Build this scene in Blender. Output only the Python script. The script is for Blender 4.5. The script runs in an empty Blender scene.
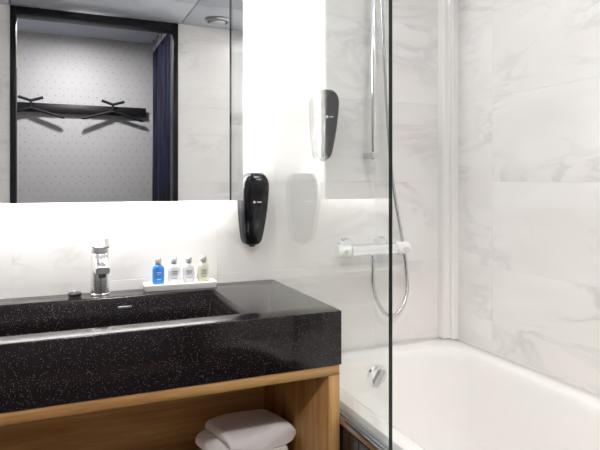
import bpy, bmesh, math, random
from mathutils import Vector, Matrix
random.seed(7)
S = bpy.context.scene
C = S.collection

# ------------------------------------------------------------------ camera, world, exposure
CAM_H, CAM_Y = 1.21, -1.80
FPX = 561.0
cd = bpy.data.cameras.new('camera'); cam = bpy.data.objects.new('camera', cd); C.objects.link(cam)
cam.location = (0, CAM_Y, CAM_H)
cam.rotation_euler = (math.radians(90), 0, math.radians(-23.2))
cd.sensor_fit = 'HORIZONTAL'; cd.sensor_width = 36.0
cd.lens = 36.0 * FPX / 600.0
cd.shift_y = -(225 - 182) / 600.0
cd.clip_start = 0.02
S.camera = cam
w = bpy.data.worlds.new('world'); S.world = w; w.use_nodes = True
w.node_tree.nodes['Background'].inputs[0].default_value = (.8, .85, .9, 1)
w.node_tree.nodes['Background'].inputs[1].default_value = .15
S.view_settings.view_transform = 'Standard'; S.view_settings.look = 'None'
S.view_settings.gamma = 1.0; S.view_settings.use_curve_mapping = False
S.view_settings.exposure = 1.05
S.cycles.max_bounces = 12; S.cycles.glossy_bounces = 8; S.cycles.transparent_max_bounces = 16
S.cycles.diffuse_bounces = 6
LAMP_BATH = 18.5      # ceiling lamp diffusers in the bathroom
LAMP_HALL = 400.0      # ceiling lamp in the hall
LED_MIRROR = 6.6     # light box behind the mirror

# ------------------------------------------------------------------ room sizes (metres)
XL, XR = -0.72, 1.41          # left and right wall
YD = -1.93                    # wall with the door opening
ZC = 2.20                     # bathroom ceiling
YH = -2.92                    # far wall of the hall
ZH = 2.30                     # hall ceiling
ZT = 0.878                    # counter top
ZTUB = 0.605

# ------------------------------------------------------------------ materials
def mat(name):
    m = bpy.data.materials.new(name); m.use_nodes = True
    return m, m.node_tree, m.node_tree.nodes['Principled BSDF']
def simple(name, col, rough=.5, metal=0, spec=.5, trans=0, ior=1.5, noise=0, nscale=30, bump=0, bscale=200, coat=0):
    m, t, b = mat(name)
    b.inputs['Base Color'].default_value = (*col, 1); b.inputs['Roughness'].default_value = rough
    b.inputs['Metallic'].default_value = metal; b.inputs['Specular IOR Level'].default_value = spec
    b.inputs['Transmission Weight'].default_value = trans; b.inputs['IOR'].default_value = ior
    b.inputs['Coat Weight'].default_value = coat
    if noise or bump:
        tc = t.nodes.new('ShaderNodeTexCoord')
    if noise:
        n = t.nodes.new('ShaderNodeTexNoise'); n.inputs['Scale'].default_value = nscale; n.inputs['Detail'].default_value = 4
        t.links.new(tc.outputs['Object'], n.inputs['Vector'])
        mx = t.nodes.new('ShaderNodeMix'); mx.data_type = 'RGBA'
        mx.inputs[6].default_value = (*[c*(1-noise) for c in col], 1); mx.inputs[7].default_value = (*[min(1, c*(1+noise)) for c in col], 1)
        t.links.new(n.outputs['Fac'], mx.inputs[0]); t.links.new(mx.outputs[2], b.inputs['Base Color'])
    if bump:
        n2 = t.nodes.new('ShaderNodeTexNoise'); n2.inputs['Scale'].default_value = bscale; n2.inputs['Detail'].default_value = 3
        t.links.new(tc.outputs['Object'], n2.inputs['Vector'])
        bp = t.nodes.new('ShaderNodeBump'); bp.inputs['Strength'].default_value = bump; bp.inputs['Distance'].default_value = .002
        t.links.new(n2.outputs['Fac'], bp.inputs['Height']); t.links.new(bp.outputs['Normal'], b.inputs['Normal'])
    return m
def emitter(name, col, strength):
    m, t, b = mat(name)
    b.inputs['Base Color'].default_value = (.8, .8, .8, 1)
    b.inputs['Emission Color'].default_value = (*col, 1); b.inputs['Emission Strength'].default_value = strength
    return m

def marble_mat():
    m, t, b = mat('white_marble_tile'); N = t.nodes.new; L = t.links.new
    tc = N('ShaderNodeTexCoord'); oi = N('ShaderNodeObjectInfo')
    sc = N('ShaderNodeVectorMath'); sc.operation = 'SCALE'; sc.inputs[0].default_value = (13.1, 7.7, 21.3)
    L(oi.outputs['Random'], sc.inputs['Scale'])
    ad = N('ShaderNodeVectorMath'); ad.operation = 'ADD'
    L(tc.outputs['Object'], ad.inputs[0]); L(sc.outputs[0], ad.inputs[1])
    # stretched diagonal veins
    mp = N('ShaderNodeMapping'); mp.inputs['Rotation'].default_value = (.0, math.radians(-42), .0); mp.inputs['Scale'].default_value = (1.6, 1.6, 4.2)
    L(ad.outputs[0], mp.inputs['Vector'])
    n = N('ShaderNodeTexNoise'); n.inputs['Scale'].default_value = 1.7; n.inputs['Detail'].default_value = 5; n.inputs['Roughness'].default_value = .55; n.inputs['Distortion'].default_value = .9
    L(mp.outputs[0], n.inputs['Vector'])
    a1 = N('ShaderNodeMath'); a1.operation = 'SUBTRACT'; a1.inputs[1].default_value = .5; L(n.outputs['Fac'], a1.inputs[0])
    a2 = N('ShaderNodeMath'); a2.operation = 'ABSOLUTE'; L(a1.outputs[0], a2.inputs[0])
    rp = N('ShaderNodeValToRGB'); e = rp.color_ramp.elements
    e[0].position = 0; e[0].color = (.46, .46, .46, 1); e[1].position = .06; e[1].color = (0, 0, 0, 1)
    L(a2.outputs[0], rp.inputs[0])
    # where veins show, broad patches
    n2 = N('ShaderNodeTexNoise'); n2.inputs['Scale'].default_value = 3.4; n2.inputs['Detail'].default_value = 2; L(ad.outputs[0], n2.inputs['Vector'])
    r2 = N('ShaderNodeValToRGB'); r2.color_ramp.elements[0].position = .46; r2.color_ramp.elements[1].position = .68; L(n2.outputs['Fac'], r2.inputs[0])
    mu = N('ShaderNodeMath'); mu.operation = 'MULTIPLY'; L(rp.outputs[0], mu.inputs[0]); L(r2.outputs[0], mu.inputs[1])
    # soft clouds
    n3 = N('ShaderNodeTexNoise'); n3.inputs['Scale'].default_value = 1.3; n3.inputs['Detail'].default_value = 4; n3.inputs['Distortion'].default_value = .5
    L(mp.outputs[0], n3.inputs['Vector'])
    r3 = N('ShaderNodeValToRGB'); r3.color_ramp.elements[0].position = .35; r3.color_ramp.elements[0].color = (.80, .775, .755, 1)
    r3.color_ramp.elements[1].position = .62; r3.color_ramp.elements[1].color = (.845, .83, .81, 1); L(n3.outputs['Fac'], r3.inputs[0])
    mx = N('ShaderNodeMix'); mx.data_type = 'RGBA'; L(mu.outputs[0], mx.inputs[0]); L(r3.outputs[0], mx.inputs[6]); mx.inputs[7].default_value = (.50, .50, .51, 1)
    L(mx.outputs[2], b.inputs['Base Color']); b.inputs['Roughness'].default_value = .22; b.inputs['Specular IOR Level'].default_value = .4
    return m
def terrazzo_mat():
    m, t, b = mat('black_speckled_stone'); N = t.nodes.new; L = t.links.new
    tc = N('ShaderNodeTexCoord')
    v = N('ShaderNodeTexVoronoi'); v.inputs['Scale'].default_value = 360; L(tc.outputs['Object'], v.inputs['Vector'])
    lt = N('ShaderNodeMath'); lt.operation = 'LESS_THAN'; lt.inputs[1].default_value = .34; L(v.outputs['Distance'], lt.inputs[0])
    sp = N('ShaderNodeSeparateColor'); L(v.outputs['Color'], sp.inputs[0])
    gt = N('ShaderNodeMath'); gt.operation = 'GREATER_THAN'; gt.inputs[1].default_value = .74; L(sp.outputs[0], gt.inputs[0])
    mu = N('ShaderNodeMath'); mu.operation = 'MULTIPLY'; L(lt.outputs[0], mu.inputs[0]); L(gt.outputs[0], mu.inputs[1])
    m2 = N('ShaderNodeMath'); m2.operation = 'MULTIPLY'; L(mu.outputs[0], m2.inputs[0]); L(sp.outputs[1], m2.inputs[1])
    mx = N('ShaderNodeMix'); mx.data_type = 'RGBA'; L(m2.outputs[0], mx.inputs[0])
    mx.inputs[6].default_value = (.011, .0075, .0082, 1); mx.inputs[7].default_value = (.21, .19, .20, 1)
    L(mx.outputs[2], b.inputs['Base Color']); b.inputs['Roughness'].default_value = .14; b.inputs['IOR'].default_value = 1.42
    return m
def wood_mat(name, axis):
    m, t, b = mat(name); N = t.nodes.new; L = t.links.new
    tc = N('ShaderNodeTexCoord'); oi = N('ShaderNodeObjectInfo')
    sc = N('ShaderNodeVectorMath'); sc.operation = 'SCALE'; sc.inputs[0].default_value = (3.1, 7.7, 5.3); L(oi.outputs['Random'], sc.inputs['Scale'])
    ad = N('ShaderNodeVectorMath'); ad.operation = 'ADD'; L(tc.outputs['Object'], ad.inputs[0]); L(sc.outputs[0], ad.inputs[1])
    mp = N('ShaderNodeMapping'); s = [14, 14, 14]; s[axis] = .9; mp.inputs['Scale'].default_value = s
    L(ad.outputs[0], mp.inputs['Vector'])
    n = N('ShaderNodeTexNoise'); n.inputs['Scale'].default_value = 1.6; n.inputs['Detail'].default_value = 6; n.inputs['Distortion'].default_value = .7; L(mp.outputs[0], n.inputs['Vector'])
    r = N('ShaderNodeValToRGB'); e = r.color_ramp.elements
    e[0].position = .3; e[0].color = (.37, .165, .046, 1); e[1].position = .7; e[1].color = (.74, .44, .165, 1); L(n.outputs['Fac'], r.inputs[0])
    mp2 = N('ShaderNodeMapping'); s = [160, 160, 160]; s[axis] = 6; mp2.inputs['Scale'].default_value = s; L(ad.outputs[0], mp2.inputs['Vector'])
    n2 = N('ShaderNodeTexNoise'); n2.inputs['Scale'].default_value = 1.5; n2.inputs['Detail'].default_value = 2; L(mp2.outputs[0], n2.inputs['Vector'])
    mx = N('ShaderNodeMix'); mx.data_type = 'RGBA'; mx.blend_type = 'MULTIPLY'; mx.inputs[0].default_value = .45
    L(r.outputs[0], mx.inputs[6]); L(n2.outputs['Fac'], mx.inputs[7])
    L(mx.outputs[2], b.inputs['Base Color']); b.inputs['Roughness'].default_value = .42
    return m
def glass_mat():
    m = bpy.data.materials.new('clear_glass'); m.use_nodes = True; t = m.node_tree; t.nodes.clear(); N = t.nodes.new; L = t.links.new
    out = N('ShaderNodeOutputMaterial'); tr = N('ShaderNodeBsdfTransparent'); tr.inputs[0].default_value = (.972, .985, .978, 1)
    gl = N('ShaderNodeBsdfGlossy'); gl.inputs['Roughness'].default_value = .0; gl.inputs[0].default_value = (1, 1, 1, 1)
    lw = N('ShaderNodeLayerWeight'); lw.inputs['Blend'].default_value = .5
    p = N('ShaderNodeMath'); p.operation = 'POWER'; p.inputs[1].default_value = 5; L(lw.outputs['Facing'], p.inputs[0])
    ma = N('ShaderNodeMath'); ma.operation = 'MULTIPLY_ADD'; ma.inputs[1].default_value = .80; ma.inputs[2].default_value = .030; L(p.outputs[0], ma.inputs[0])
    mx = N('ShaderNodeMixShader'); L(ma.outputs[0], mx.inputs[0]); L(tr.outputs[0], mx.inputs[1]); L(gl.outputs[0], mx.inputs[2]); L(mx.outputs[0], out.inputs[0])
    return m
def wallpaper_mat():
    m, t, b = mat('dotted_wallpaper'); N = t.nodes.new; L = t.links.new
    tc = N('ShaderNodeTexCoord')
    # triangular lattice of short marks: voronoi without randomness in two offset grids
    def lattice(off):
        mp = N('ShaderNodeMapping'); mp.inputs['Location'].default_value = off; mp.inputs['Scale'].default_value = (1/.058, 0, 1/.100)
        L(tc.outputs['Object'], mp.inputs['Vector'])
        fr = N('ShaderNodeVectorMath'); fr.operation = 'FRACTION'; L(mp.outputs[0], fr.inputs[0])
        sb = N('ShaderNodeVectorMath'); sb.operation = 'SUBTRACT'; sb.inputs[1].default_value = (.5, 0, .5); L(fr.outputs[0], sb.inputs[0])
        ml = N('ShaderNodeVectorMath'); ml.operation = 'MULTIPLY'; ml.inputs[1].default_value = (.058, 0, .100); L(sb.outputs[0], ml.inputs[0])
        ln = N('ShaderNodeVectorMath'); ln.operation = 'LENGTH'; L(ml.outputs[0], ln.inputs[0])
        lt = N('ShaderNodeMath'); lt.operation = 'LESS_THAN'; lt.inputs[1].default_value = .0065; L(ln.outputs['Value'], lt.inputs[0])
        return lt
    a, c = lattice((0, 0, 0)), lattice((.5, 0, .5))
    mx0 = N('ShaderNodeMath'); mx0.operation = 'MAXIMUM'; L(a.outputs[0], mx0.inputs[0]); L(c.outputs[0], mx0.inputs[1])
    n = N('ShaderNodeTexNoise'); n.inputs['Scale'].default_value = 60; L(tc.outputs['Object'], n.inputs['Vector'])
    mu = N('ShaderNodeMath'); mu.operation = 'MULTIPLY'; L(mx0.outputs[0], mu.inputs[0]); L(n.outputs['Fac'], mu.inputs[1])
    mx = N('ShaderNodeMix'); mx.data_type = 'RGBA'; L(mu.outputs[0], mx.inputs[0])
    mx.inputs[6].default_value = (.25, .25, .262, 1); mx.inputs[7].default_value = (.13, .135, .16, 1)
    L(mx.outputs[2], b.inputs['Base Color']); b.inputs['Roughness'].default_value = .55
    return m
def curtain_mat():
    m, t, b = mat('navy_curtain_cloth'); N = t.nodes.new; L = t.links.new
    tc = N('ShaderNodeTexCoord'); mp = N('ShaderNodeMapping'); mp.inputs['Scale'].default_value = (30, 30, 1.2); L(tc.outputs['Object'], mp.inputs['Vector'])
    n = N('ShaderNodeTexNoise'); n.inputs['Scale'].default_value = 2; n.inputs['Detail'].default_value = 3; L(mp.outputs[0], n.inputs['Vector'])
    r = N('ShaderNodeValToRGB'); r.color_ramp.elements[0].position = .4; r.color_ramp.elements[0].color = (.009, .008, .009, 1)
    r.color_ramp.elements[1].position = .66; r.color_ramp.elements[1].color = (.014, .019, .048, 1); L(n.outputs['Fac'], r.inputs[0])
    L(r.outputs[0], b.inputs['Base Color']); b.inputs['Roughness'].default_value = .9; b.inputs['Specular IOR Level'].default_value = .08
    return m

M = dict(
    marble=marble_mat(), stone=terrazzo_mat(), oak_x=wood_mat('oak_grain_across', 0), oak_z=wood_mat('oak_grain_upright', 2),
    glass=glass_mat(), paper=wallpaper_mat(), curtain=curtain_mat(),
    grout=simple('pale_grout', (.80, .79, .77), .8, noise=.05),
    glass_edge=simple('dark_green_glass_edge', (.004, .012, .010), .12),
    mirror=simple('mirror_silver', (.90, .915, .92), 0.0, 1),
    chrome=simple('chrome', (.90, .90, .91), .14, 1), chrome_soft=simple('brushed_steel', (.62, .62, .64), .28, 1, noise=.08, nscale=60),
    satin=simple('satin_chrome', (.90, .89, .89), .26, 1),
    hose=simple('metal_hose', (.60, .60, .62), .25, 1),
    alu=simple('aluminium_profile', (.55, .56, .58), .3, 1),
    enamel=simple('white_bath_enamel', (.86, .845, .825), .12, noise=.01),
    white_plastic=simple('white_plastic', (.85, .85, .84), .3),
    white_print=simple('white_print', (.85, .85, .87), .5),
    black_plastic=simple('glossy_black_plastic', (.006, .006, .010), .12),
    grey_plastic=simple('dark_grey_plastic', (.05, .05, .055), .2),
    rubber=simple('black_rubber', (.015, .014, .016), .35),
    black_metal=simple('black_powder_coat', (.006, .006, .008), .5, spec=.2),
    frame=simple('charcoal_door_frame', (.008, .008, .011), .45, spec=.25),
    ceil=simple('grey_ceiling_panel', (.72, .765, .85), .3, spec=.5, noise=.03, nscale=3),
    ceil_back=simple('ceiling_joint', (.20, .21, .23), .6),
    hall_ceil=simple('hall_ceiling_paint', (.42, .46, .54), .7),
    plaster=simple('white_plaster', (.75, .75, .74), .8, bump=.05),
    floor=simple('dark_floor_tile', (.06, .06, .065), .3, noise=.15, nscale=8),
    hall_floor=simple('hall_floor_wood', (.25, .19, .14), .4, noise=.2, nscale=6),
    black_tile=simple('black_mosaic_tile', (.012, .013, .014), .15),
    towel=simple('white_terry', (.90, .895, .91), .95, spec=.1, bump=.9, bscale=420, noise=.03, nscale=200),
    blue=simple('blue_shower_gel', (.055, .27, .72), .18, trans=0, ior=1.4),
    milky=simple('milky_bottle', (.80, .81, .83), .2, trans=0, ior=1.4),
    pale=simple('pale_yellow_bottle', (.74, .73, .60), .18, trans=0, ior=1.4),
    ink=simple('grey_label_print', (.25, .26, .29), .6), label=simple('white_label', (.85, .85, .86), .5),
    tray=simple('white_ceramic', (.86, .85, .82), .25),
    lamp=emitter('lamp_diffuser_glow', (1, .985, .965), LAMP_BATH), hall_lamp=emitter('hall_lamp_glow', (1, .95, .92), LAMP_HALL),
    led=emitter('led_diffuser_glow', (1, .99, .975), LED_MIRROR),
    brass=simple('brass_plate', (.55, .42, .2), .3, 1), header=simple('curtain_header_tape', (.09, .093, .11), .8),
)

# ------------------------------------------------------------------ mesh helpers
def link(name, me, m=None, parent=None, smooth=False):
    o = bpy.data.objects.new(name, me); C.objects.link(o)
    if m is not None:
        me.materials.clear(); me.materials.append(m)
    if smooth:
        for p in me.polygons: p.use_smooth = True
    if parent: o.parent = parent
    return o
def done(bm, name, m, parent=None, smooth=False, auto=None):
    bmesh.ops.recalc_face_normals(bm, faces=bm.faces)
    if auto is not None:
        for e in bm.edges:
            if len(e.link_faces) == 2: e.smooth = e.calc_face_angle(0) < math.radians(auto)
        smooth = True
    me = bpy.data.meshes.new(name); bm.to_mesh(me); bm.free()
    return link(name, me, m, parent, smooth)
def box(bm, x0, x1, y0, y1, z0, z1, bev=0, seg=2):
    r = bmesh.ops.create_cube(bm, size=1); vs = r['verts']
    for v in vs:
        v.co = Vector(((x0+x1)/2 + v.co.x*(x1-x0), (y0+y1)/2 + v.co.y*(y1-y0), (z0+z1)/2 + v.co.z*(z1-z0)))
    if bev:
        es = list({e for v in vs for e in v.link_edges})
        bmesh.ops.bevel(bm, geom=es, offset=bev, segments=seg, affect='EDGES', profile=.5)
def boxo(name, m, x0, x1, y0, y1, z0, z1, parent=None, bev=0, seg=2):
    bm = bmesh.new(); box(bm, x0, x1, y0, y1, z0, z1, bev, seg)
    return done(bm, name, m, parent, auto=35 if bev else None)
def loft(bm, rings, cap0=True, cap1=True, closed=True):
    vr = [[bm.verts.new(p) for p in r] for r in rings]
    n = len(vr[0])
    for a, b in zip(vr, vr[1:]):
        for i in range(n if closed else n-1):
            j = (i+1) % n
            bm.faces.new((a[i], a[j], b[j], b[i]))
    if cap0: bm.faces.new(list(reversed(vr[0])))
    if cap1: bm.faces.new(vr[-1])
    return vr
def lathe(bm, prof, axis='Z', c=(0, 0, 0), n=28, ring_shape=False):
    c = Vector(c); rings = []
    for r, h in prof:
        ring = []
        for i in range(n):
            a = 2*math.pi*i/n; p, q = r*math.cos(a), r*math.sin(a)
            ring.append(c + (Vector((p, q, h)) if axis == 'Z' else Vector((h, p, q)) if axis == 'X' else Vector((p, h, q))))
        rings.append(ring)
    if ring_shape: loft(bm, rings + [rings[0]], False, False); bmesh.ops.remove_doubles(bm, verts=bm.verts, dist=1e-6)
    else: loft(bm, rings)
def tube(bm, pts, r, n=10, taper=None):
    pts = [Vector(p) for p in pts]; rings = []
    up = Vector((0, 1, 0)); 
    for i, p in enumerate(pts):
        t = (pts[min(i+1, len(pts)-1)] - pts[max(i-1, 0)]).normalized()
        s = t.cross(up)
        if s.length < 1e-3: s = t.cross(Vector((1, 0, 0)))
        s.normalize(); u = s.cross(t).normalized()
        rr = r if taper is None else r*taper[i]
        rings.append([p + s*rr*math.cos(2*math.pi*k/n) + u*rr*math.sin(2*math.pi*k/n) for k in range(n)])
    loft(bm, rings)
def spline(pts, per=8):
    P = [Vector(p) for p in pts]; P = [P[0]*2-P[1]] + P + [P[-1]*2-P[-2]]; out = []
    for i in range(1, len(P)-2):
        for k in range(per):
            t = k/per; a, b, c, d = P[i-1:i+3]
            out.append(.5*((2*b) + (c-a)*t + (2*a-5*b+4*c-d)*t*t + (3*b-a-3*c+d)*t**3))
    out.append(P[-2]); return out
def rrect(x0, x1, y0, y1, r, z, n=8):
    pts = []
    for cx, cy, a0 in ((x1-r, y1-r, 0), (x0+r, y1-r, 90), (x0+r, y0+r, 180), (x1-r, y0+r, 270)):
        for k in range(n+1):
            a = math.radians(a0 + 90*k/n); pts.append(Vector((cx+r*math.cos(a), cy+r*math.sin(a), z)))
    return pts
def empty(name, loc, label, cat, group=None, rz=0):
    o = bpy.data.objects.new(name, None); o.empty_display_size = .05; C.objects.link(o); o.location = loc; o.rotation_euler = (0, 0, rz)
    return tag(o, label, cat, group)
def tag(o, label, cat, group=None):
    o['label'] = label; o['category'] = cat
    if group: o['group'] = group
    return o
def struct(o, label=None, cat=None):
    o['kind'] = 'structure'
    if label: o['label'] = label
    if cat: o['category'] = cat
    return o

# ------------------------------------------------------------------ the room shell
struct(boxo('floor', M['floor'], XL-.1, XR+.1, YD-.09, .1, -.1, 0), 'dark grey tiled bathroom floor', 'floor')
struct(boxo('floor', M['hall_floor'], -1.3, 1.9, YH-.1, YD-.09, -.1, 0), 'brown wooden floor of the hall beyond the doorway', 'floor')
BACK = .008; GR = .0012                                       # tile thickness; the tile faces are the wall planes
wall_back = struct(boxo('wall_back', M['grout'], XL-.1, XR+.1, GR, .1, 0, ZC+.1), 'white marble tiled wall behind the washbasin and shower', 'wall')
wall_right = struct(boxo('wall_right', M['grout'], XR+GR, XR+.1, YD, GR, 0, ZC+.1), 'white marble tiled wall along the bathtub', 'wall')
wall_left = struct(boxo('wall_left', M['grout'], XL-.1, XL-GR, YD, GR, 0, ZC+.1), 'white marble tiled wall at the end of the counter', 'wall')
DX0, DX1, DZ = -.255, .681, 2.20                   # doorway, outside of its frame
bm = bmesh.new()
box(bm, XL-.1, DX0, YD-.09, YD-GR, 0, ZH+.05); box(bm, DX1, XR+.1, YD-.09, YD-GR, 0, ZH+.05); box(bm, DX0, DX1, YD-.09, YD-GR, DZ, ZH+.05)
wall_door = struct(done(bm, 'wall_front', M['grout']), 'tiled wall with the doorway, seen in the mirror', 'wall')

TILE_CACHE = {}
def tile(parent, axis, a0, a1, z0, z1, plane, sign, gap=.0006):
    """one marble tile: its face on the plane, its back BACK deeper; axis says along which axis the wall runs"""
    wd, ht = round(a1-a0, 4), round(z1-z0, 4); key = (axis, wd, ht, sign)
    if key not in TILE_CACHE:
        bm = bmesh.new(); h = wd/2-gap; k = ht/2-gap; d = BACK*sign; be = .0007
        ring = lambda s, dep: [Vector((x*(h-s), dep, z*(k-s))) if axis == 'X' else Vector((dep, x*(h-s), z*(k-s))) for x, z in ((-1, -1), (1, -1), (1, 1), (-1, 1))]
        loft(bm, [ring(0, d*1.0), ring(0, be*sign), ring(be, 0)])
        bmesh.ops.recalc_face_normals(bm, faces=bm.faces)
        me = bpy.data.meshes.new('wall_tile'); bm.to_mesh(me); bm.free(); me.materials.append(M['marble']); TILE_CACHE[key] = me
    o = bpy.data.objects.new('wall_tile', TILE_CACHE[key]); C.objects.link(o); o.parent = parent
    c = (a0+a1)/2
    o.location = (c, plane, (z0+z1)/2) if axis == 'X' else (plane, c, (z0+z1)/2)
ZJ = [0, .31, .61, .91, 1.21, 1.51, 1.81, 2.11, ZC]
def tile_wall(parent, axis, joints, plane, sign, skip=None):
    for z0, z1 in zip(ZJ, ZJ[1:]):
        for a0, a1 in zip(joints, joints[1:]):
            if skip and skip(a0, a1, z0, z1): continue
            tile(parent, axis, a0, a1, z0, z1, plane, sign)
tile_wall(wall_back, 'X', [XL, -.125, .475, 1.075, XR], 0, 1)
tile_wall(wall_right, 'Y', [YD, -1.44, -.84, -.24, 0], XR, 1)
tile_wall(wall_left, 'Y', [YD, -1.44, -.84, -.24, 0], XL, -1)
tile_wall(wall_door, 'X', [XL, DX0], YD, -1)
tile_wall(wall_door, 'X', [DX1, 1.075, XR], YD, -1)

# slim white corner casing where the two tiled walls meet
bm = bmesh.new()
prof = [(1.357, -.0005), (1.357, -.030), (1.362, -.036), (1.378, -.036), (1.383, -.040), (1.383, -.052), (1.388, -.057), (1.4095, -.057), (1.4095, -.0005)]
loft(bm, [[Vector((x, y, z)) for x, y in prof] for z in (ZTUB+.002, ZC-.002)])
struct(done(bm, 'trim_1', M['enamel']), 'white moulded casing up the corner above the bathtub', 'trim')

# ceiling panels
ceil = struct(boxo('ceiling', M['ceil_back'], XL-.1, XR+.1, YD, .1, ZC+.012, ZC+.1), 'grey panel ceiling of the bathroom', 'ceiling')
for x0, x1 in zip([XL, -.25, .70], [-.25, .70, XR]):
    for y0, y1 in zip([YD, -1.5, -.72], [-1.5, -.72, 0]):
        boxo('ceiling_panel', M['ceil'], x0+.003, x1-.003, y0+.003, y1-.003, ZC, ZC+.012, ceil, .002, 1)

# doorway with its charcoal frame
door = bpy.data.objects.new('door_1', None); C.objects.link(door); door.location = (.21, YD, 0); struct(door, 'charcoal frame of the open doorway', 'doorway')
def into(o, p):
    o.parent = p; o.matrix_parent_inverse = Matrix.Translation(-Vector(p.location)); return o
FT = .030
into(boxo('jamb', M['frame'], DX0, DX0+FT, YD-.092, YD+.010, 0, DZ, bev=.002), door)
into(boxo('jamb', M['frame'], DX1-FT, DX1, YD-.092, YD+.010, 0, DZ, bev=.002), door)
into(boxo('lintel', M['frame'], DX0+FT, DX1-FT, YD-.092, YD+.010, DZ-.045, DZ, bev=.002), door)
into(boxo('strike_plate', M['brass'], DX0+FT-.001, DX0+FT+.002, YD-.05, YD-.02, 1.86, 1.93), door)

# the hall beyond the doorway
bm = bmesh.new(); box(bm, -1.3, 1.9, YH-.1, YH, 0, ZH+.1)
wp = done(bm, 'wall_hall', M['paper']); wp.data.name = 'wall_hall'
struct(wp, 'pale grey wallpaper with small dots behind the coat rack', 'wall')
struct(boxo('wall_hall_left', M['plaster'], -1.4, -1.3, YH-.1, YD-.09, 0, ZH+.1), 'plain white end wall of the hall', 'wall')
struct(boxo('wall_hall_right', M['plaster'], 1.9, 2.0, YH-.1, YD-.09, 0, ZH+.1), 'plain white end wall of the hall behind the curtain', 'wall')
struct(boxo('wall_hall_side', M['plaster'], -1.3, XL-.1, YD-.09, YD-.01, 0, ZH+.1), 'plain white wall beside the bathroom door, hall side', 'wall')
struct(boxo('wall_hall_side', M['plaster'], XR+.1, 1.9, YD-.09, YD-.01, 0, ZH+.1), 'plain white wall right of the bathroom, hall side', 'wall')
struct(boxo('ceiling_hall', M['hall_ceil'], -1.4, 2.0, YH-.1, YD-.09, ZH, ZH+.1), 'blue grey painted ceiling of the hall', 'ceiling')

# ------------------------------------------------------------------ lamps
def ceiling_lamp(x, y, z, label, glow, r=.10, group='round ceiling lamps'):
    t = empty('ceiling_lamp', (x, y, z), label, 'lamp', group)
    bm = bmesh.new(); lathe(bm, [(r, -.0005), (r+.018, -.0005), (r+.018, -.010), (r+.010, -.014), (r, -.014)], n=40, ring_shape=True); done(bm, 'trim_ring', M['chrome_soft'], t, auto=40)
    bm = bmesh.new(); lathe(bm, [(r-.0015, -.002), (r-.0015, -.011), (r*.6, -.013), (.004, -.0135)], n=40); done(bm, 'diffuser', glow, t, auto=60)
ceiling_lamp(.10, -.90, ZC, 'round lamp in the bathroom ceiling above the mirror and counter', M['lamp'])
ceiling_lamp(.92, -.70, ZC, 'round lamp in the bathroom ceiling above the bathtub', M['lamp'])
ceiling_lamp(1.22, -1.48, ZC, 'round lamp in the ceiling above the end of the bathtub', M['lamp'])
ceiling_lamp(.10, -2.25, ZH, 'round lamp in the hall ceiling before the coat rack', M['hall_lamp'], .07)
v = empty('exhaust_vent', (.885, -1.74, ZC), 'round grey air vent in the ceiling panel near the doorway', 'vent')
bm = bmesh.new(); lathe(bm, [(.075, -.0005), (.080, -.006), (.070, -.016), (.062, -.016), (.060, -.004)], n=32, ring_shape=True); done(bm, 'rim', M['alu'], v, auto=40)
bm = bmesh.new(); lathe(bm, [(.008, -.0045), (.008, -.015), (.050, -.018), (.048, -.026), (.010, -.030)], n=32); done(bm, 'cone', M['alu'], v, auto=40)

# ------------------------------------------------------------------ bathtub
tub = empty('bathtub', (1.05, -.9, 0), 'white enamel bathtub filling the corner behind the glass screen', 'bathtub')
TX0, TX1, TY0, TY1 = .7155, XR-.001, -1.80, -.001
bm = bmesh.new()
rings = []
def tr(dl, dr, db, df, r, z): rings.append(rrect(TX0+dl, TX1-dr, TY0+df, TY1-db, r, z, 10))
tr(.012, .012, .012, .012, .010, ZTUB-.055)
tr(0, 0, 0, 0, .010, ZTUB-.050)
tr(0, 0, 0, 0, .012, ZTUB-.012)
tr(.003, .002, .002, .003, .012, ZTUB-.003)
tr(.011, .006, .006, .010, .012, ZTUB)
tr(.036, .060, .068, .075, .13, ZTUB+.001)
tr(.046, .068, .076, .085, .13, ZTUB-.002)
tr(.053, .074, .083, .093, .13, ZTUB-.010)
tr(.059, .080, .092, .105, .13, ZTUB-.035)
tr(.076, .098, .118, .18, .13, ZTUB-.20)
tr(.096, .118, .150, .28, .12, ZTUB-.33)
tr(.120, .143, .185, .34, .10, ZTUB-.395)
tr(.160, .183, .235, .40, .08, ZTUB-.415)
loft(bm, rings, cap0=False, cap1=True)
into(done(bm, 'basin_shell', M['enamel'], auto=50), tub)
# overflow knob on the end wall of the tub
bm = bmesh.new(); lathe(bm, [(.037, 0), (.039, -.006), (.036, -.013), (.028, -.017), (.004, -.018)], axis='Y', n=32)
knob = done(bm, 'overflow_knob', M['chrome'], auto=30); knob['label'] = 'round chrome overflow knob'
knob.rotation_euler = (math.radians(9), 0, 0); into(knob, tub); knob.location = (1.02, -.096, .535)
bm = bmesh.new(); box(bm, -.012, .012, -.030, -.016, -.030, .030, .005, 2); g = done(bm, 'knob_grip', M['chrome_soft'], knob, auto=40)
g.rotation_euler = (0, math.radians(25), 0)

# black mosaic apron below the rim
apr = empty('bath_apron', (.705, -.9, 0), 'black tiled panel on the side of the bathtub', 'bath panel')
into(boxo('backing', M['grout'], .6765, .714, -1.80, -.001, 0, .583), apr)
bm = bmesh.new(); box(bm, -.0025, .0025, -.0238, .0238, -.0690, .0690, .001, 1)
bmesh.ops.recalc_face_normals(bm, faces=bm.faces); me = bpy.data.meshes.new('apron_tile'); bm.to_mesh(me); bm.free(); me.materials.append(M['black_tile'])
for j in range(4):
    for i in range(36):
        o = bpy.data.objects.new('apron_tile', me); C.objects.link(o); o.location = (.6740, -.026-.0497*i, .0725+.1455*j); into(o, apr)

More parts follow.
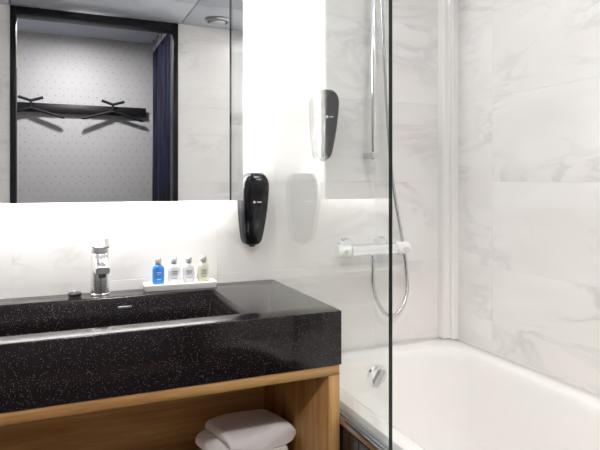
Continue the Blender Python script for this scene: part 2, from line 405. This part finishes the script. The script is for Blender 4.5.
# ------------------------------------------------------------------ glass screen
GX0, GX1, GY0 = .6715, .6795, -.735
scr = empty('shower_screen', (.68, -.37, ZTUB), 'clear glass shower screen with dark edge between counter and bathtub', 'shower screen')
into(boxo('glass_pane', M['glass'], GX0, GX1, GY0+.002, -.003, .591, 2.02), scr)
e = into(boxo('polished_edge', M['glass_edge'], GX0-.0002, GX1+.0002, GY0-.0002, GY0+.0015, .591, 2.02), scr); e['label'] = 'dark green front edge of the glass'
bm = bmesh.new()
box(bm, GX0-.0035, GX0-.0005, GY0-.03, -.003, .5835, .604, .001, 1); box(bm, GX1+.0005, GX1+.0045, GY0-.03, -.003, .5835, .604, .001, 1); box(bm, GX0-.0005, GX1+.0005, GY0-.03, -.003, .5835, .5905)
box(bm, GX1+.0045, .7145, GY0-.03, -.003, .5835, .5865); box(bm, .700, .704, GY0-.03, -.003, .5865, .594, .001, 1)
e = into(done(bm, 'bottom_profile', M['alu'], auto=30), scr); e['label'] = 'aluminium channel along the foot of the glass'

# ------------------------------------------------------------------ counter with trough basin
CX0, CX1, CY0, CY1, CB = XL+.002, .6705, -.510, -.001, ZT-.140
BX0, BX1, BY0, BY1, BD = -.58, .440, -.442, -.095, .118
ct = empty('washbasin_counter', (0, -.25, CB), 'polished black speckled stone counter with sunken trough basin', 'washbasin')
bm = bmesh.new()
xs, ys = [CX0, BX0, BX1, CX1], [CY0, BY0, BY1, CY1]
g = [[bm.verts.new((x, y, ZT)) for y in ys] for x in xs]
for i in range(3):
    for j in range(3):
        if i == 1 and j == 1: continue
        bm.faces.new((g[i][j], g[i+1][j], g[i+1][j+1], g[i][j+1]))
lo = [[bm.verts.new((x, y, CB)) for y in ys] for x in xs]
for i in range(3):
    for j in range(3):
        bm.faces.new((lo[i][j], lo[i+1][j], lo[i+1][j+1], lo[i][j+1]))
    bm.faces.new((g[i][0], g[i+1][0], lo[i+1][0], lo[i][0])); bm.faces.new((g[i][3], g[i+1][3], lo[i+1][3], lo[i][3]))
    bm.faces.new((g[0][i], g[0][i+1], lo[0][i+1], lo[0][i])); bm.faces.new((g[3][i], g[3][i+1], lo[3][i+1], lo[3][i]))
# hole walls down a little so the slab has an inner lip
bmesh.ops.recalc_face_normals(bm, faces=bm.faces)
es = [e for e in bm.edges if len(e.link_faces) == 2 and e.calc_face_angle(0) > .5]
bmesh.ops.bevel(bm, geom=es, offset=.0025, segments=2, affect='EDGES', profile=.5)
into(done(bm, 'stone_slab', M['stone'], auto=30), ct)
bm = bmesh.new()
loft(bm, [rrect(BX0, BX1, BY0, BY1, .0015, ZT-.0001, 3), rrect(BX0+.002, BX1-.004, BY0+.002, BY1-.002, .006, ZT-.004, 3), rrect(BX0+.004, BX1-.012, BY0+.004, BY1-.004, .010, ZT-BD*.6, 3),
          rrect(BX0+.010, BX1-.024, BY0+.010, BY1-.010, .014, ZT-BD+.012, 3), rrect(BX0+.025, BX1-.042, BY0+.025, BY1-.025, .02, ZT-BD, 3)], cap0=False)
into(done(bm, 'trough_basin', M['stone'], auto=40), ct)
bm = bmesh.new()
loft(bm, [[Vector((.174+p.x, BY1-.0045+dy, .847+p.y)) for p in rrect(-.019+s, .019-s, -.0028+s, .0028-s, .0027-s, 0, 4)] for s, dy in ((0, .0), (0, -.003), (.0012, -.004))])
o = into(done(bm, 'overflow_slot', M['chrome_soft'], auto=40), ct)
bm = bmesh.new(); lathe(bm, [(.032, .0005), (.032, .003), (.026, .004), (.022, .001), (.003, .001)], n=28)
o = done(bm, 'drain', M['chrome'], auto=40); into(o, ct); o.location = (.11, -.25, ZT-BD)

# oak open cabinet under the counter
cab = empty('vanity_cabinet', (0, -.25, .30), 'open oak cabinet hung under the black counter', 'cabinet')
OX0, OX1, OY0, OY1, OT, OB = CX0+.001, .6665, -.506, -.0015, CB-.0005, .325
into(boxo('top_panel', M['oak_x'], OX0, OX1, OY0, OY1, OT-.026, OT, bev=.001, seg=1), cab)
into(boxo('side_panel', M['oak_z'], OX1-.032, OX1, OY0, OY1, OB+.0305, OT-.0265, bev=.001, seg=1), cab)
into(boxo('side_panel', M['oak_z'], OX0, OX0+.032, OY0, OY1, OB+.0305, OT-.0265, bev=.001, seg=1), cab)
into(boxo('bottom_panel', M['oak_x'], OX0, OX1, OY0, OY1, OB, OB+.030, bev=.001, seg=1), cab)
into(boxo('back_panel', M['oak_x'], OX0+.0325, OX1-.0325, OY1-.016, OY1, OB+.0305, OT-.0265), cab)

# ------------------------------------------------------------------ towels on the cabinet floor
def towel(name, label, x, y, z, wx, wy, h, rz, seed, layers=4, flip=1):
    """a towel folded over itself: stacked layers joined by a round fold on the right, soft and a little uneven"""
    rnd = random.Random(seed); t = h/layers; half = []
    # outline in the X-Z plane, folded as a zig-zag: drawn as one thick closed strip
    mid = []
    for k in range(layers):
        zz = t*(k+.5); a, b = -wx/2+t*.5, wx/2-t*.5
        pts = [(a + (b-a)*i/10, zz) for i in range(11)]
        if k % 2: pts.reverse()
        mid += pts
        if k < layers-1:
            s = 1 if k % 2 == 0 else -1; cx = pts[-1][0]
            for q in (45, 90, 135):
                an = math.radians(-90+q); mid.append((cx + s*t*.55*math.cos(an), zz + t*.5 + t*.5*math.sin(an)))
    th = t*.47
    P = [Vector((p[0], p[1])) for p in mid]; L, R = [], []
    for i, p in enumerate(P):
        d = (P[min(i+1, len(P)-1)] - P[max(i-1, 0)]).normalized(); nrm = Vector((-d.y, d.x)); L.append(p+nrm*th); R.append(p-nrm*th)
    outl = L + list(reversed(R))
    bm = bmesh.new(); rings = []; ny = 12
    for j in range(ny+1):
        f = j/ny; yy = -wy/2 + wy*f; edge = min(f, 1-f)
        pinch = 1 - .10*max(0, (.10-edge)/.10)**2
        ring = []
        for p in outl:
            sag = .004*math.sin(p.x*23+seed+yy*17) + .003*math.sin(yy*41+p.y*60+seed*2)
            crown = 1 - .07*(abs(p.x)/(wx/2))**4 - .05*(abs(yy)/(wy/2))**4
            ring.append(Vector((flip*p.x*(1-.02*(1-pinch)*10) + .004*math.sin(yy*30+p.y*80+seed), yy + .004*math.sin(p.x*30+p.y*90), max(.0006, p.y*crown*pinch + sag*(p.y/h)))))
        rings.append(ring)
    loft(bm, rings)
    o = done(bm, name, M['towel'], smooth=True)
    sub = o.modifiers.new('soft', 'SUBSURF'); sub.levels = 1; sub.render_levels = 2
    o.location = (x, y, z); o.rotation_euler = (0, 0, rz)
    return tag(o, label, 'towel', 'folded towels in the cabinet')
towel('folded_towel', 'lower folded white towel lying on the oak cabinet floor', .468, -.245, OB+.0305, .245, .200, .068, math.radians(6), 3, 4, -1)
towel('folded_towel', 'upper folded white towel resting on another in the cabinet', .498, -.238, OB+.0305+.0735, .220, .185, .088, math.radians(11), 5, 3, -1)

# ------------------------------------------------------------------ mirror with light box
MX0, MX1, MZ0, MZ1, MY = -.60, .533, 1.152, 1.96, -.100
mi = empty('wall_mirror', (0, -.05, MZ0), 'large frameless mirror with light glowing on the tiles around it', 'mirror')
into(boxo('mirror_pane', M['mirror'], MX0, MX1, MY, MY+.006, MZ0, MZ1), mi)
into(boxo('backing', M['white_plastic'], MX0+.004, MX1-.004, MY+.0065, MY+.020, MZ0+.004, MZ1-.004), mi)
into(boxo('light_box', M['white_plastic'], MX0+.05, MX1-.05, MY+.0205, -.0005, MZ0+.05, MZ1-.05), mi)
a, b_ = MY+.024, -.006
into(boxo('led_diffuser', M['led'], MX0+.052, MX1-.052, a, b_, MZ0+.040, MZ0+.0495), mi)
into(boxo('led_diffuser', M['led'], MX0+.052, MX1-.052, a, b_, MZ1-.0495, MZ1-.040), mi)
into(boxo('led_diffuser', M['led'], MX1-.0495, MX1-.040, a, b_, MZ0+.052, MZ1-.052), mi)
into(boxo('led_diffuser', M['led'], MX0+.040, MX0+.0495, a, b_, MZ0+.052, MZ1-.052), mi)

# ------------------------------------------------------------------ soap dispensers
def dispenser(x, z0, label, h=.236, half=.0475):
    t = empty('soap_dispenser', (x, 0, z0), label, 'soap dispenser', 'wall soap dispensers')
    def sect(f):                                    # half width and depth along the height
        hw = half*(1 - .38*(1-f)**2.6)
        dp = .100*(1 - .45*(1-f)**1.6)
        if f > .80: s = math.sqrt(max(0, 1-((f-.80)/.205)**2)); hw *= .35+.65*s; dp *= .70+.30*s
        if f < .08: s = math.sqrt(max(0, 1-((.08-f)/.085)**2)); hw *= .55+.45*s; dp *= .8+.2*s
        return hw, dp
    fs = [0, .015, .04, .08, .15, .25, .35, .45, .55, .65, .75, .80, .86, .91, .95, .98, 1]
    def shell(name, y0, y1, m, k):
        bm = bmesh.new(); rings = []
        for f in fs:
            hw, dp = sect(f); hw *= k; ya, yb = -dp*y0, -dp*y1; ring = []
            for i in range(17):
                u = -1+2*i/16; c = (1-abs(u)**3.2)**(1/3.2) if abs(u) < 1 else 0
                ring.append(Vector((u*hw, ya + (yb-ya)*(.25+.75*c), f*h)))
            ring += [Vector((hw*.999, ya, f*h)), Vector((-hw*.999, ya, f*h))]
            rings.append(ring)
        loft(bm, rings); return done(bm, name, m, t, auto=50)
    shell('back_housing', .005, .52, M['black_plastic'], .88)
    cov = shell('front_cover', .50, 1.0, M['black_plastic'], 1.0)
    # small white mark and name strip on the front
    f = .60; zc = f*h; yf = -sect(f)[1]-.0006
    bm = bmesh.new(); lathe(bm, [(.0042, .0012), (.0042, -.0002), (.0036, -.0006)], axis='Y', c=(-.010, yf, zc), n=14); done(bm, 'emblem', M['white_print'], cov)
    bm = bmesh.new(); xx = -.001
    for wd in (.0032, .0022, .0036, .0026):
        box(bm, xx, xx+wd, yf-.0003, yf+.0016, zc-.0018, zc+.0016); xx += wd+.0009
    done(bm, 'brand_lettering', M['white_print'], cov)
    bm = bmesh.new(); lathe(bm, [(.012, .004), (.012, -.004), (.007, -.008)], c=(0, -.035, 0), n=16); done(bm, 'nozzle', M['grey_plastic'], t, auto=40)
dispenser(.584, 1.004, 'black soap dispenser on the wall between mirror and glass screen')
dispenser(.843, 1.290, 'black soap dispenser on the shower wall behind the glass', half=.043)

# ------------------------------------------------------------------ basin faucet
fc = empty('basin_faucet', (.110, -.044, ZT), 'chrome single lever faucet on the ledge behind the basin', 'faucet')
bm = bmesh.new(); lathe(bm, [(.0275, .0003), (.0275, .004), (.0262, .006), (.0258, .085), (.0255, .118), (.0235, .122)], n=36); done(bm, 'body', M['satin'], fc, auto=30)
bm = bmesh.new()
rings = []
for y, zc, hw, hh in ((-.015, .090, .0215, .020), (-.05, .089, .021, .015), (-.09, .087, .0205, .012), (-.108, .086, .0200, .0105), (-.113, .086, .0185, .009)):
    rings.append([Vector((p.x, y, zc+p.y)) for p in rrect(-hw, hw, -hh, hh, .006, 0, 4)])
loft(bm, rings); sp = done(bm, 'spout', M['chrome'], fc, auto=35)
bm = bmesh.new(); lathe(bm, [(.0105, -.002), (.0105, -.012), (.0085, -.013), (.0085, -.005)], c=(0, -.096, .0775), n=20); done(bm, 'aerator', M['grey_plastic'], sp, auto=35)
bm = bmesh.new(); lathe(bm, [(.024, .1225), (.0245, .126), (.0245, .136), (.022, .139)], n=32); done(bm, 'cartridge_collar', M['chrome_soft'], fc, auto=30)
bm = bmesh.new(); rings = []
for z, yf, yb, hw in ((.1392, -.028, .022, .0205), (.1410, -.033, .024, .0240), (.1440, -.0345, .025, .0248), (.1690, -.0280, .024, .0240), (.1715, -.025, .022, .0225), (.1720, -.021, .020, .0205)):
    rings.append(rrect(-hw, hw, yf, yb, .004, z, 4))
loft(bm, rings); done(bm, 'lever', M['satin'], fc, auto=35)

pl = empty('basin_plug', (.041, -.042, ZT), 'small black rubber basin plug lying left of the faucet', 'plug'); pl.scale = (.88, .88, .75)
bm = bmesh.new(); lathe(bm, [(.016, .0003), (.021, .002), (.0215, .011), (.019, .0135), (.006, .0142)], n=26); done(bm, 'stopper', M['rubber'], pl, auto=40)
bm = bmesh.new(); lathe(bm, [(.0045, .0145), (.004, .017), (.0065, .0195), (.005, .0225), (.001, .023)], n=16); done(bm, 'knob', M['chrome_soft'], pl, auto=50)

# ------------------------------------------------------------------ tray with four little bottles
bm = bmesh.new()
def tring(d, r, z): return rrect(-.112+d, .112-d, -.031+d, .031-d, r, z, 4)
loft(bm, [tring(.004, .004, .0004), tring(.002, .006, .004), tring(0, .007, .018), tring(.0015, .006, .020), tring(.006, .005, .020), tring(.008, .005, .0185)])
tray = tag(done(bm, 'toiletry_tray', M['tray'], auto=40), 'white oblong tray holding four small bottles beside the faucet', 'tray')
tray.location = (.347, -.041, ZT); tray.rotation_euler = (0, 0, math.radians(-3))
def bottle(x, m, label, lab):
    t = empty('toiletry_bottle', (x, -.041-math.tan(math.radians(3))*(x-.347), ZT+.0188), label, 'bottle', 'small toiletry bottles on the tray')
    t.scale = (1.12, 1.12, 1.05)
    bm = bmesh.new(); rings = []
    for z, hw, hd in ((0, .0135, .0085), (.002, .0155, .0105), (.040, .0158, .0108), (.046, .0152, .0105), (.051, .0125, .0095), (.054, .0085, .0080), (.057, .0062, .0062)):
        rings.append([Vector((hw*math.copysign(abs(math.cos(a))**.7, math.cos(a)), hd*math.copysign(abs(math.sin(a))**.7, math.sin(a)), z)) for a in [2*math.pi*(k+.5)/28 for k in range(28)]])
    loft(bm, rings); b = done(bm, 'body', m, t, auto=60)
    bm = bmesh.new(); lathe(bm, [(.0084, .0562), (.0086, .0575), (.0086, .0735), (.0078, .0745)], n=24); c = done(bm, 'cap', M['chrome_soft'], t, auto=40)
    bm = bmesh.new()
    if lab:
        for z, wd, th in ((.034, .015, .0024), (.0285, .011, .0014), (.0245, .017, .0012), (.014, .012, .0012)):
            box(bm, -wd/2, wd/2, -.0112, -.0095, z-th/2, z+th/2)
    else:
        for z, wd, th in ((.034, .013, .0016), (.029, .010, .0010), (.014, .011, .0010)):
            box(bm, -wd/2, wd/2, -.0112, -.0095, z-th/2, z+th/2)
    done(bm, 'label_print', M['ink'] if lab else M['white_print'], b)
bottle(.280, M['blue'], 'small bottle of blue gel, nearest the faucet', 0)
bottle(.328, M['milky'], 'small white bottle next to the blue bottle', 1)
bottle(.373, M['milky'], 'small white bottle beside the pale yellow bottle', 1)
bottle(.419, M['pale'], 'small pale yellow bottle at the right end of the tray', 1)

# ------------------------------------------------------------------ shower mixer, rail and hose
mxr = empty('shower_mixer', (1.02, 0, .972), 'white and chrome bar mixer on the shower wall', 'mixer tap')
bm = bmesh.new(); lathe(bm, [(.018, -.092), (.0215, -.090), (.0215, .090), (.018, .092)], axis='X', c=(0, -.078, 0), n=28); done(bm, 'bar', M['chrome'], mxr, auto=30)
for s in (-1, 1):
    bm = bmesh.new(); lathe(bm, [(.020, s*.0935), (.0222, s*.097), (.0222, s*.140), (.020, s*.145), (.004, s*.146)], axis='X', c=(0, -.078, 0), n=28)
    hd = done(bm, 'handle', M['white_plastic'], mxr, auto=30)
    bm = bmesh.new(); box(bm, s*.121-.006, s*.121+.006, -.114, -.096, -.005, .005, .002, 2); done(bm, 'grip_tab', M['chrome'], hd, auto=40)
    bm = bmesh.new(); lathe(bm, [(.034, -.0008), (.034, -.006), (.026, -.016), (.018, -.018)], axis='Y', c=(s*.072, 0, .004), n=28); done(bm, 'wall_flange', M['chrome'], mxr, auto=30)
    bm = bmesh.new(); lathe(bm, [(.0165, -.017), (.0165, -.075)], axis='Y', c=(s*.072, 0, 0), n=20); done(bm, 'inlet', M['chrome'], mxr, auto=30)
bm = bmesh.new(); lathe(bm, [(.010, -.018), (.010, -.034), (.008, -.036)], c=(0, -.078, 0), n=18); done(bm, 'hose_outlet', M['chrome'], mxr, auto=30)

rail = empty('shower_rail', (1.035, 0, 1.29), 'slim upright chrome shower rail on the wall behind the glass', 'shower rail')
bm = bmesh.new(); lathe(bm, [(.008, 0), (.0095, .002), (.0095, .718), (.008, .72)], c=(0, -.055, 0), n=20); done(bm, 'tube', M['chrome'], rail, auto=40)
for z in (.016, .700):
    bm = bmesh.new(); box(bm, -.013, .013, -.068, -.0008, z-.011, z+.011, .004, 2); done(bm, 'wall_bracket', M['chrome_soft'], rail, auto=40)
bm = bmesh.new(); box(bm, -.018, .018, -.078, -.036, .62, .655, .006, 2); done(bm, 'slider', M['white_plastic'], rail, auto=40)

hs = empty('hand_shower', (1.035, -.085, 1.93), 'white hand shower held on the rail above the mixer', 'hand shower')
bm = bmesh.new(); tube(bm, [(.012, -.003, -.03), (.006, -.022, .03), (0, -.045, .10), (-.002, -.060, .15)], .012, 14, [.75, .95, 1.05, 1.2]); done(bm, 'handle', M['white_plastic'], hs, auto=50)
bm = bmesh.new(); lathe(bm, [(.020, .012), (.045, .004), (.048, -.004), (.046, -.012), (.004, -.013)], n=28); o = done(bm, 'spray_head', M['white_plastic'], hs, auto=40); o.location = (-.003, -.073, .165); o.rotation_euler = (math.radians(-35), 0, 0)
bm = bmesh.new(); P = spline([(1.020, -.078, .934), (1.019, -.078, .90), (1.021, -.076, .845), (1.045, -.072, .775), (1.093, -.068, .726), (1.145, -.062, .745), (1.178, -.052, .80), (1.186, -.040, .86), (1.182, -.034, .93), (1.172, -.034, .985), (1.124, -.040, 1.215), (1.100, -.046, 1.435), (1.076, -.060, 1.66), (1.056, -.078, 1.84), (1.047, -.088, 1.902)], 14)
tube(bm, P, .0062, 12); hz = done(bm, 'shower_hose', M['hose'], smooth=True)
tag(hz, 'thin metal shower hose looping below the bar mixer', 'hose')

# ------------------------------------------------------------------ coat rack, hangers and curtain in the hall (seen in the mirror)
rk = empty('coat_rack', (.13, YH, 1.75), 'black flat coat rail on the dotted wallpaper, seen in the mirror', 'coat rack')
bm = bmesh.new(); box(bm, -.52, .488, .030, .040, -.033, .033, .002, 1); done(bm, 'rail', M['black_metal'], rk, auto=30)
for x in (-.40, .10, .40):
    bm = bmesh.new(); lathe(bm, [(.012, .0008), (.012, .0298)], axis='Y', c=(x, 0, 0), n=14); done(bm, 'spacer', M['black_metal'], rk, auto=40)
def hanger(x, label, rz):
    t = empty('coat_hanger', (x, YH+.0615, 1.745), label, 'coat hanger', 'black coat hangers', rz)
    bm = bmesh.new(); tube(bm, [(0, 0, -.008), (0, 0, .052)], .0090, 10); done(bm, 'stem', M['black_metal'], t, auto=50)
    bm = bmesh.new()
    tube(bm, [(-.082, .0, .076), (0, 0, .050), (.082, 0, .076)], .0105, 8)
    done(bm, 'hook_arms', M['black_metal'], t, auto=50)
    bm = bmesh.new(); box(bm, -.006, .006, -.036, -.002, .0395, .0445); box(bm, -.006, .006, -.0360, -.0325, .022, .0395); done(bm, 'hook', M['black_metal'], t)
    for s in (-1, 1):
        bm = bmesh.new(); rings = []
        for f in (0, .3, .6, .9, 1):
            rr = .0105 if f < .95 else .006
            rings.append([Vector((s*f*.225, .012*f+rr*1.5*math.sin(a), -.002-.066*f+rr*math.cos(a))) for a in [2*math.pi*k/10 for k in range(10)]])
        loft(bm, rings); done(bm, 'shoulder_arm', M['black_metal'], t, auto=50)
hanger(-.190, 'black coat hanger near the hinge side of the mirrored doorway', math.radians(3))
hanger(.372, 'black coat hanger on the rail next to the navy curtain', math.radians(-4))

cu = empty('curtain', (.70, -2.65, .05), 'navy curtain hanging in folds at the right of the mirrored doorway', 'curtain')
bm = bmesh.new(); n = 130; z0, z1 = .03, ZH-.10; cols = []
for i in range(n+1):
    f = i/n; y = -2.895 + f*.80; ph = f*2*math.pi*9
    x = .690 + .036*math.sin(ph) + .008*math.sin(ph*.37+1)
    cols.append((x, y))
rings = []
for k in range(9):
    z = z0 + (z1-z0)*k/8; am = .8 + .35*(1-k/8)
    rings.append([Vector((.690 + (x-.690)*am, y + .006*math.sin(k*1.3+i*.05), z)) for i, (x, y) in enumerate(cols)] + [Vector((.690 + (x-.690)*am + .004, y, z)) for x, y in reversed(cols)])
loft(bm, rings); into(done(bm, 'cloth', M['curtain'], auto=80), cu)
bm = bmesh.new()
rings = [[Vector((x, y, z)) for x, y in cols] + [Vector((x+.004, y, z)) for x, y in reversed(cols)] for z in (z1+.0005, ZH-.018)]
loft(bm, rings); into(done(bm, 'header_tape', M['header'], auto=80), cu)
into(boxo('track', M['alu'], .680, .720, -2.90, -2.06, ZH-.016, ZH-.0008, bev=.002, seg=1), cu)
